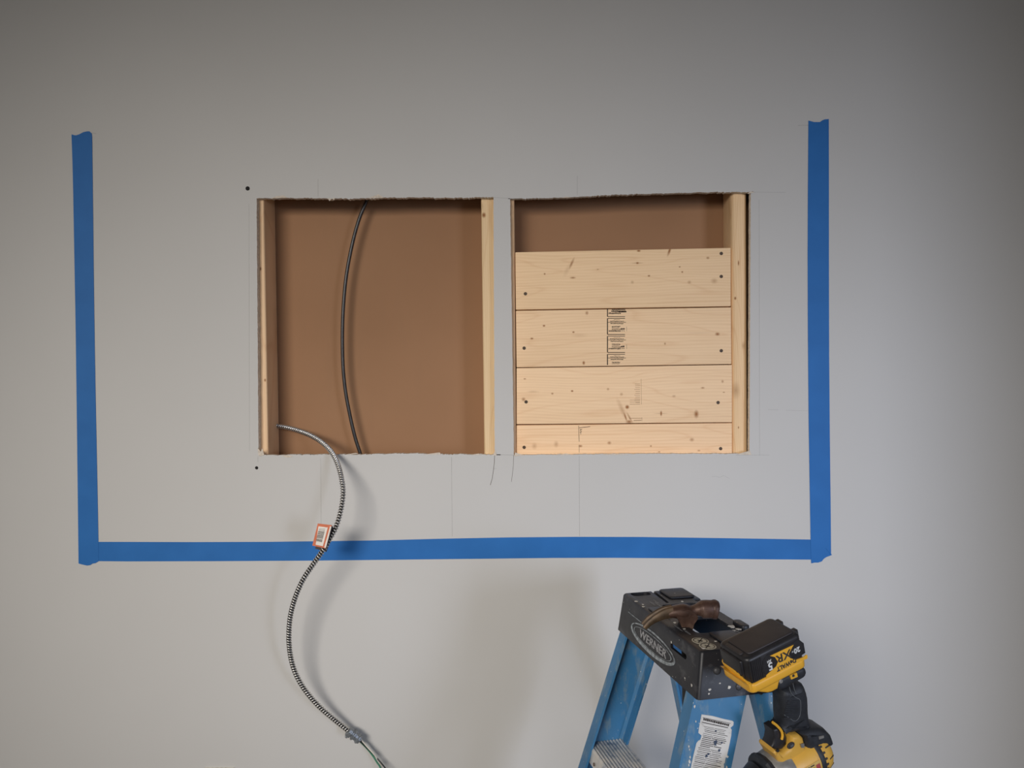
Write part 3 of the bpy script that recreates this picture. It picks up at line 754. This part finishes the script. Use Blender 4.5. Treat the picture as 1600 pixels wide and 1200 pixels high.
lab = obj('warning_label', (W+W2, [tuple(t) for t in tri]+[tuple(n+i for i in t) for t in tri]+[(i, (i+1) % n, n+(i+1) % n, n+i) for i in range(n)]), M_LAB, near)
tag(lab, 'torn white label with rows of fine black print')
def lbar(x0, y0, x1, y1, w):
    a, b = rw(x0, y0, .0009), rw(x1, y1, .0009); d = (b-a).normalized(); s = d.cross(nw)*w/2; h = nw*.0002
    return hexa([a+s, b+s, b-s, a-s, a+s+h, b+s+h, b-s+h, a-s+h])
L = []
x = 1098.5
while x < 1138:
    d = random.uniform(1.6, 3); L.append(lbar(x, 1123.2+(x-1098)*.235, min(x+d, 1140), 1123.2+(x+d-1098)*.235, .0044*random.uniform(.7, 1))); x += d+.5
L += [lbar(1097.5, 1120.8, 1141, 1130, .0007), lbar(1097, 1128.3, 1137, 1136.8, .0012)]
for k in range(26):
    y = 1134.5+k*2.75; xl = 1099-max(0, (k-3))*.93; xr = 1138-k*.58
    if k < 3: xl = 1099
    cuts = [xl+random.uniform(14, 22), xl+random.uniform(23, 30)]
    a, b = xl+random.uniform(0, 2), xr-random.uniform(0, 7)
    m1, m2 = cuts
    w = random.choice((.0006, .0008, .0011))
    L.append(lbar(a, y, m1, y+(m1-a)*.2, w))
    if b > m2 and random.random() < .85: L.append(lbar(m1+1, y+(m1+1-a)*.2, b, y+(b-a)*.2, w))
obj('print_lines', join(*L), M_INK, lab)
bl = []
for (x, y, r) in ((1118,1141.5,.0024),(1117,1159,.0042),(1117,1163,.003),(1103,1181,.003),(1106,1178,.0022),(1123,1172,.003),(1127,1160,.002)):
    bl.append(splat(rw(x, y, .0010), LV, LZ, nw, r, 8))
obj('ink_blots', join(*bl), plain('dark_blue_stain', lin(.05, .07, .12), .6), lab)
sp = []
for (x, y, r) in ((1085,1103.5,.0035),(1087,1127,.0026),(1076,1166,.003),(1077,1171,.002),(1078,1183,.003),(1077,1190,.0045),(1076,1195,.003),(1136,1181,.0022),(1135,1199,.0035)):
    sp.append(splat(rw(x, y, .0004), LV*.5, LZ, nw, r, 8))
tag(obj('paint_splats', join(*sp), M_SPLAT, near), 'dried white paint specks', kind='stuff')

# steps between the front rails
def step(zt, label=None):
    d = z0-zt; va = .008-sF*d; vb = .081-sF*d; u0 = .012-KS*d+.0045; u1 = .331+KS*d-.0045
    # grooved tread profile in (v, z)
    top = []; N = 44
    for k in range(N+1):
        t = k/N; v = va+(vb-va)*t; z = zt+(.0 if (k % 4 in (0, 1)) else -.0016)
        if k in (0, N): z = zt-.001
        top.append((v, z))
    lip = [(va-.002, zt-.004), (va-.006, zt-.030), (va-.003, zt-.031), (va+.002, zt-.006), (vb-.004, zt-.006), (vb+.002, zt-.028), (vb+.005, zt-.028), (vb+.003, zt-.004)]
    prof = [lip[-1]]+top[::-1]+lip[:-1]
    o = obj('step', prism(prof, u0, u1, lambda v, z, u: lw(u, v, z)), M_ALU, lad)
    if label: tag(o, label)
    for (uu, zz) in ((.020, -.017), (.050, -.020)):
        P = lw(u0+uu, va-.006, zt+zz); rivet(P, -LV, .0035, plain('rust_rivet', lin(.12, .08, .06), .6), o)
    for uu, s in ((u0, 1), (u1, -1)):       # corner brackets holding the step in the rail
        obj('bracket', bevel(hexa([lw(uu, va+.006, zt-.006), lw(uu+.025*s, va+.006, zt-.006), lw(uu+.025*s, vb-.006, zt-.006), lw(uu, vb-.006, zt-.006),
            lw(uu-.001*s, va+.010, zt-.035), lw(uu+.004*s, va+.010, zt-.035), lw(uu+.004*s, vb-.010, zt-.035), lw(uu-.001*s, vb-.010, zt-.035)]), .001, 1), M_ALU, o)
step(-.300, 'scuffed grooved aluminium top step'); step(-.300-.3048); step(-.300-.6096)
for zt in (-.42, -.86):     # rear bars
    d = z0-zt; vc = .090-(-sR)*0+sR*d*1.0
    a, b = lw(.016-KS*d, .090+sR*d, zt), lw(.317+KS*d-.004, .112+sR*d, zt)
    obj('rear_bar', sweep([a, a.lerp(b, .5), b], .009, 12), M_ALU, lad, smooth=True)
for s, uu in ((1, .045), (-1, .296)):   # folding spreader braces
    zt = -.50; d = z0-zt; us = uu-KS*d*s
    b = lw(us, .09+sR*d, zt-.01)
    # front leg lies at v = .01+sF*d (towards -v), rear at +v
    a = lw(us, .045-sF*d, zt); m_ = a.lerp(b, .5)+V((0, 0, -.012))
    obj('spreader', sweep([a, m_, b], lambda i, an: (.004, .009), 8), M_ALU, lad)

# ------------------------------------------------------------------ hammer hung through the cap
yh = lw(.216, .045, 0).y
def hz(x, y): return at(940+x/6.667, 900+y/6.667, yh)
hr = empty('hammer', hz(880, 560), 'rusty brown claw hammer hung head-up through the ladder cap', 'hammer')
def hsweep(c, n=14):      # (x, y, half height, half depth in m)
    K = 1.135e-3/6.667
    pts = [hz(a, b) for a, b, _, _ in c]
    S_ = spline([V((p.x, p.z, 0)) for p in pts], 6); R_ = spline([V((h*K, dd, 0)) for _, _, h, dd in c], 6)
    vs, fs = [], []
    for i, p in enumerate(S_):
        t = (S_[min(i+1, len(S_)-1)]-S_[max(i-1, 0)]).normalized(); nn = V((-t.y, 0, t.x))
        for k in range(n):
            a = 2*math.pi*k/n; cc, ss = math.cos(a), math.sin(a)
            cc = math.copysign(abs(cc)**.8, cc); ss = math.copysign(abs(ss)**.8, ss)
            vs.append(V((p.x, yh, p.y))+nn*cc*R_[i].x+V((0, ss*R_[i].y, 0)))
    m = len(S_)
    for i in range(m-1):
        for k in range(n):
            k2 = (k+1) % n; fs.append((i*n+k, i*n+k2, (i+1)*n+k2, (i+1)*n+k))
    fs.append(tuple(range(n))); fs.append(tuple(range((m-1)*n, m*n)))
    return vs, fs
head = hsweep([(690, 385, 42, .013), (760, 372, 62, .0150), (850, 372, 78, .0155), (915, 372, 66, .0140), (960, 360, 52, .0110), (1000, 352, 62, .0120), (1030, 347, 78, .0142), (1050, 346, 90, .0155), (1110, 345, 91, .0157), (1150, 345, 90, .0156), (1160, 346, 96, .0166), (1188, 348, 97, .0168), (1200, 349, 92, .0158), (1206, 350, 80, .0138)])
# cheeks: the eye collar dropping to the handle
chk = prism(closed_spline([V((770, 400, 0)), V((800, 460, 0)), V((838, 548, 0)), V((880, 575, 0)), V((925, 550, 0)), V((945, 480, 0)), V((985, 400, 0)), V((900, 330, 0)), V((820, 340, 0))], 4), -.0145, .0145,
            lambda x, y, h: hz(x, y)+V((0, h, 0)), .0)
chk = prism([(p.x, -p.y) for p in closed_spline([V((770, 400, 0)), V((800, 460, 0)), V((838, 548, 0)), V((880, 585, 0)), V((925, 550, 0)), V((945, 480, 0)), V((985, 400, 0)), V((900, 330, 0)), V((820, 340, 0))], 4)], -.0145, .0145, lambda x, y, h: hz(x, -y)+V((0, h, 0)))
obj('head', join(head, chk), M_RUST, hr, smooth=True)
def tine(s):
    g = hsweep([(438, 522, 26, .0042), (500, 462, 34, .0050), (580, 413, 44, .0058), (660, 380, 54, .0066), (740, 366, 62, .0072)], 10)
    K = [.0125, .0118, .0108, .0090, .0068]
    vs = []
    for i, v in enumerate(g[0]):
        t = (i//10)/(len(g[0])/10-1)*4; k = int(min(3, t)); off = K[k]+(K[k+1]-K[k])*(t-k)
        vs.append(v+V((0, s*off*.75, 0)))
    return vs, g[1]
# the claw is curled downwards to the left, split by a V
obj('claw', join(tine(1), tine(-1)), M_CLAW, hr, smooth=True)
top = hz(885, 560); bot = V((top.x+.004, yh, top.z-.29))
pp = [top.lerp(bot, k/20) for k in range(21)]
obj('handle', sweep(pp, lambda i, a: (.0115+.003*math.sin(min(1, i/20)*math.pi), .0085+.004*max(0, (i-9))/12+.001), 16), M_GRIP, hr, smooth=True)

# ------------------------------------------------------------------ cordless drill, upside down, battery up against the cap end
DO = V((.3207, -.7460, 1.1801)); KD = .975; DQ = rotmat(.401, .0905, -.2749)
dp_, dq_, dz_ = DQ.col[0], DQ.col[1], DQ.col[2]
BL, BW, BH = .107, .0688, .0439
def dw(a, b, c): return DO+(dp_*a+dz_*b+dq_*c)*KD
def dpx(x, y, c):             # point of the 4.8x detail view (origin 1100, 950) on the tool plane at depth c -> (a, b)
    P = (on(1100+x/4.8, 950+y/4.8, DO+dq_*(c*KD), dq_)-DO)/KD; return (P.dot(dp_), P.dot(dz_))
def poly(pts, c, sm=0):
    q = [dpx(x, y, c) for x, y in pts]
    if sm: q = [(p.x, p.y) for p in closed_spline([V((a, b, 0)) for a, b in q], sm)]
    return q
MID = .034
drill = empty('cordless_drill', dw(.09, -.24, MID), 'yellow and black cordless drill hanging upside down at the ladder cap', 'drill')
# battery
bat = obj('battery', prism(rrect(0, 0, BL, BW, .010, 5), -.0445, 0, lambda x, y, h: dw(x, h, y), .0055, 4), M_BAT, drill, smooth=True); tag(bat, 'black battery pack, its base facing up')
obj('battery_base', join(prism(rrect(.012, .008, BL-.006, BW-.008, .006, 4), -.001, .0022, lambda x, y, h: dw(x, h, y), .0012),
    prism(rrect(.002, .016, .010, BW-.016, .003, 3), -.001, .0018, lambda x, y, h: dw(x, h, y), .0008)), M_BATT, bat, smooth=True)
obj('battery_latch', join(prism(rrect(-.004, .010, .004, BW-.010, .003), -.030, -.006, lambda x, y, h: dw(x, h, y), .002)), M_BAT, bat, smooth=True)
obj('battery_lug', join(prism(rrect(BL-.004, .045, BL+.005, .058, .002), -.014, -.002, lambda x, y, h: dw(x, h, y), .001)), M_BAT, bat)
obj('battery_lug', join(prism(rrect(BL-.004, .012, BL+.005, .022, .002), -.014, -.002, lambda x, y, h: dw(x, h, y), .001)), M_BAT, bat, smooth=True)
rb = []
for k in range(7):
    a = .004+k*.0034; rb.append(prism(rrect(a, -.0012, a+.0016, .003, .0005, 2), -.040, -.006, lambda x, y, h: dw(x, h, y)))
for k in range(7):
    c = .010+k*.0085; rb.append(prism(rrect(-.0012, c, .003, c+.003, .0005, 2), -.036, -.006, lambda x, y, h: dw(x, h, y)))
obj('grip_ribs', join(*rb), M_BAT, bat)
pan = lambda pts, c0, c1: prism(poly(pts, 0), c0, c1, lambda a, b, c: dw(a, b, c))
obj('side_panel', pan([(440,395),(470,350),(660,262),(705,232),(745,262),(757,335),(690,380),(600,410),(540,445),(470,505),(440,470)], .001, -.0008), M_BAT, bat)
em = obj('emblem', pan([(492,357),(668,274),(632,340),(640,372),(685,388),(740,368),(766,348),(772,352),(772,376),(560,470),(462,530),(468,498),(538,436),(552,402),(528,366)], 0, -.0013), M_YEL, bat); tag(em, 'yellow angular emblem')
td = lambda x0, y0: (lambda q: (lambda x, y, h: dw(q[0]-x, q[1]-y, -.0013-h)))(dpx(x0, y0, 0))
def rt(fn, ang): ca, sa = math.cos(ang), math.sin(ang); return lambda x, y, h: fn(x*ca-y*sa, x*sa+y*ca, h)
obj('lettering', text('XR', .0185, td(592, 357), .0003, .0004, 1.15), M_INK, em)
obj('lettering', text('DeWALT', .0098, td(614, 421), .0003, .0004, .95), M_INK, em)
obj('lettering', join(text('20', .0118, td(692, 312), .0003, .0003), text('v', .0062, td(660, 327), .0003, 0)), M_WHITEP, bat)
obj('lettering', join(text('5', .0180, td(493, 432), .0003, .0004), text('AH', .0056, td(484, 396), .0003, .0001)), M_WHITEP, bat)
# yellow foot of the tool that the battery slides onto
fw = lambda a, b, c: dw(a, b, c)
foot = obj('tool_foot', join(
    prism(rrect(-.0015, -.002, BL+.001, BW+.002, .011, 5), -.0585, -.0425, lambda x, y, h: dw(x, h, y), .004, 3),
    prism(poly([(300,560),(385,556),(562,520),(545,600),(505,622),(470,632),(400,625),(345,600)], .006), .002, BW-.002, fw, .004),
    prism([(-.044-.006, .0), (-.040, .0), (-.026, BW-.008), (-.031, BW-.005), (-.036, BW-.008)], -.0022, .003, lambda b, c, a: dw(a, b, c), .0008)), M_YEL, drill, smooth=True)
fb = obj('foot_housing', prism(poly([(545,545),(600,505),(700,455),(742,440),(762,470),(760,495),(742,522),(700,545),(650,572),(600,605),(548,612)], .008, 2), .004, BW-.004, fw, .006), M_RUB, drill, smooth=True)
lt = obj('light_button', prism(poly([(640,500),(690,482),(697,512),(648,532)], .004), .005, .002, fw), M_YEL, fb)
q = dpx(669, 507, .002); obj('button_dot', prism(ngon(q[0], q[1], .0022, .0022, 12), .0025, .0012, fw), M_INK, lt)
q = dpx(575, 548, .004); obj('foot_screw', prism(ngon(q[0], q[1], .0036, .0036, 12), .006, .0025, fw, .0008), M_GEAR, fb)
# grip
grip = obj('grip', prism(poly([(548,590),(545,700),(547,790),(552,850),(530,868),(575,915),(650,905),(700,900),(765,870),(752,800),(745,740),(742,650),(720,570),(690,540),(620,570)], MID, 2), MID-.0175, MID+.0175, fw, .013, 5), M_RUB, drill, smooth=True)
tag(grip, 'ribbed black rubber handle')
rb = []
for k in range(9):
    y = 700+k*16
    a, b = dpx(632-k*5+(8 if k > 5 else 0), y, .016), dpx(712, y-6, .016)
    rb.append(sweep([dw(a[0], a[1], MID-.0172), dw((a[0]+b[0])/2, (a[1]+b[1])/2, MID-.0182), dw(b[0], b[1], MID-.0172)], .0009, 6))
obj('grip_ridges', join(*rb), M_RUB, grip)
def dline(pts, c, r=.0006):
    return sweep(resample(spline([dw(*dpx(x, y, c), c) for x, y in pts], 6), .002), r, 6)
obj('seam_line', join(dline([(640,590),(655,640),(690,672),(722,695),(722,790),(700,838),(672,846),(645,828),(600,800)], MID-.0172), dline([(665,560),(690,640),(738,662)], MID-.0165)), M_GLINE, grip)
# motor body (axis along a)
BB = -.238
bx = lambda h, x, y: dw(h-.018, BB+x, MID+y)
body = obj('motor_body', lathe([(.068,.033),(.080,.0355),(.100,.0360),(.128,.0358),(.134,.0352)], bx, 40), M_YELB, drill, smooth=True); tag(body, 'yellow motor housing')
obj('vent_band', lathe([(.121,.0364),(.122,.0370),(.129,.0370),(.130,.0364)], bx, 40), M_RUB, body, smooth=True)
teeth = []
for k in range(24):
    a = 2*math.pi*k/24; c0, s0 = math.cos(a), math.sin(a)
    T = lambda h, r, t: bx(h, r*c0-t*s0, r*s0+t*c0)
    teeth.append(hexa([T(.127,.0355,-.0020), T(.127,.0355,.0020), T(.134,.0355,.0014), T(.134,.0355,-.0014), T(.127,.0370,-.0020), T(.127,.0370,.0020), T(.134,.0366,.0014), T(.134,.0366,-.0014)]))
obj('vent_slots', join(*teeth), M_INK, body)
rear = obj('end_cap', lathe([(.130,.0352),(.140,.0345),(.148,.0315),(.154,.0255),(.157,.017),(.158,.004)], bx, 40), M_YELB, body, smooth=True)
sl = []
for k in range(12):
    a = 2*math.pi*k/12+.13; c0, s0 = math.cos(a), math.sin(a)
    T = lambda h, r, t: bx(h, r*c0-t*s0, r*s0+t*c0)
    sl.append(hexa([T(.139,.0348,-.0011), T(.139,.0348,.0011), T(.1500,.0312,.0011), T(.1500,.0312,-.0011), T(.138,.033,-.0011), T(.138,.033,.0011), T(.149,.0285,.0011), T(.149,.0285,-.0011)]))
obj('vent_slots', join(*sl), M_INK, rear)
obj('rubber_overmold', join(prism(poly([(752,868),(800,860),(850,868),(892,912),(908,955),(912,975),(895,994),(870,1003),(742,1062),(712,1035),(698,985),(690,930),(660,905),(700,880)], MID), MID-.0225, MID+.0225, fw, .010, 4),
     ), M_RUB, drill, smooth=True)
obj('housing_clip', prism(poly([(722,1020),(748,1014),(752,1042),(730,1048)], MID-.0225), MID-.022, MID-.0235, fw), M_GEAR, drill)
obj('housing_clip', prism(poly([(858,962),(895,955),(897,972),(862,984)], MID-.0225), MID-.022, MID-.0235, fw), M_GEAR, drill)
obj('housing_bridge', prism(poly([(590,912),(650,903),(682,928),(702,1010),(742,1062),(820,1030),(850,1110),(700,1190),(590,1190),(500,1110),(462,1045),(475,1020),(530,1040),(575,1010),(590,960)], MID), MID-.021, MID+.021, fw, .007, 4), M_YELB, drill, smooth=True)
q0 = MID-.016
obj('trigger_guard', dline([(514,857),(545,880),(578,918),(588,955),(582,990)], q0, .0021), M_YEL, drill, smooth=True)
obj('trigger', prism(poly([(478,886),(520,866),(556,896),(582,945),(580,995),(545,1032),(495,1036),(468,1014),(482,985),(490,940)], MID), MID-.013, MID+.013, fw, .004), M_BAT, drill, smooth=True)
q = dpx(650, 1030, MID-.021); sel = obj('selector_button', prism(ngon(q[0], q[1], .0072, .0052, 18), MID-.020, MID-.0225, fw, .0008), M_INK, drill)
obj('button_mark', prism(rrect(q[0]-.002, q[1]-.0018, q[0]+.004, q[1]+.0018, .0015), MID-.0222, MID-.0232, fw), M_GLINE, sel)
q = dpx(553, 1070, MID-.021); obj('housing_screw', prism(ngon(q[0], q[1], .0026, .0026, 12), MID-.0195, MID-.0218, fw), M_GRIP, drill)
obj('gear_case', lathe([(.039,.0330),(.044,.0368),(.056,.0380),(.068,.0378),(.076,.0362)], bx, 36), M_GEAR, drill, smooth=True)
obj('clutch_collar', lathe([(.029,.0320),(.032,.0375),(.036,.0400),(.040,.0395),(.044,.0365)], bx, 18), M_RUB, drill, smooth=False)
obj('chuck', lathe([(-.052,.006),(-.052,.0150),(-.046,.0200),(-.030,.0245),(-.006,.0255),(.012,.0280),(.024,.0320)], bx, 28), M_BAT, drill, smooth=True)
a0, a1 = math.pi*1.20, math.pi*1.62
lb = obj('rating_label', lathe([(.084,.0366),(.119,.0366)], bx, 14, a0, a1), plain('amber_label', lin(.50, .33, .08), .5), drill)
L = []
for k in range(9):
    t = a1-.10-k*(a1-a0-.2)/9
    for h0, h1 in ((.086+random.uniform(0, .002), .097), (.0985, .108+random.uniform(-.003, .002))):
        L.append(lathe([(h0, .0369), (h1, .0369)], bx, 1, t, t+.045))
obj('label_print', join(*L), M_INK, lb)
obj('label_print', join(lathe([(.109,.0369),(.117,.0369)], bx, 6, a1-.55, a1-.12)), M_REDP, lb)
# belt hook that carries the tool on the cap end
hk = [dw(.034, -.052, .060), dw(.030, -.050, .078), fe(.086, -.040, .006), fe(.086, -.012, .004), lw(.336, .086, .0035), lw(.322, .086, .0055)]
obj('belt_hook', sweep(resample(spline(hk, 8), .002), lambda i, a: (.0012, .0048), 10), M_GEAR, drill, smooth=True)
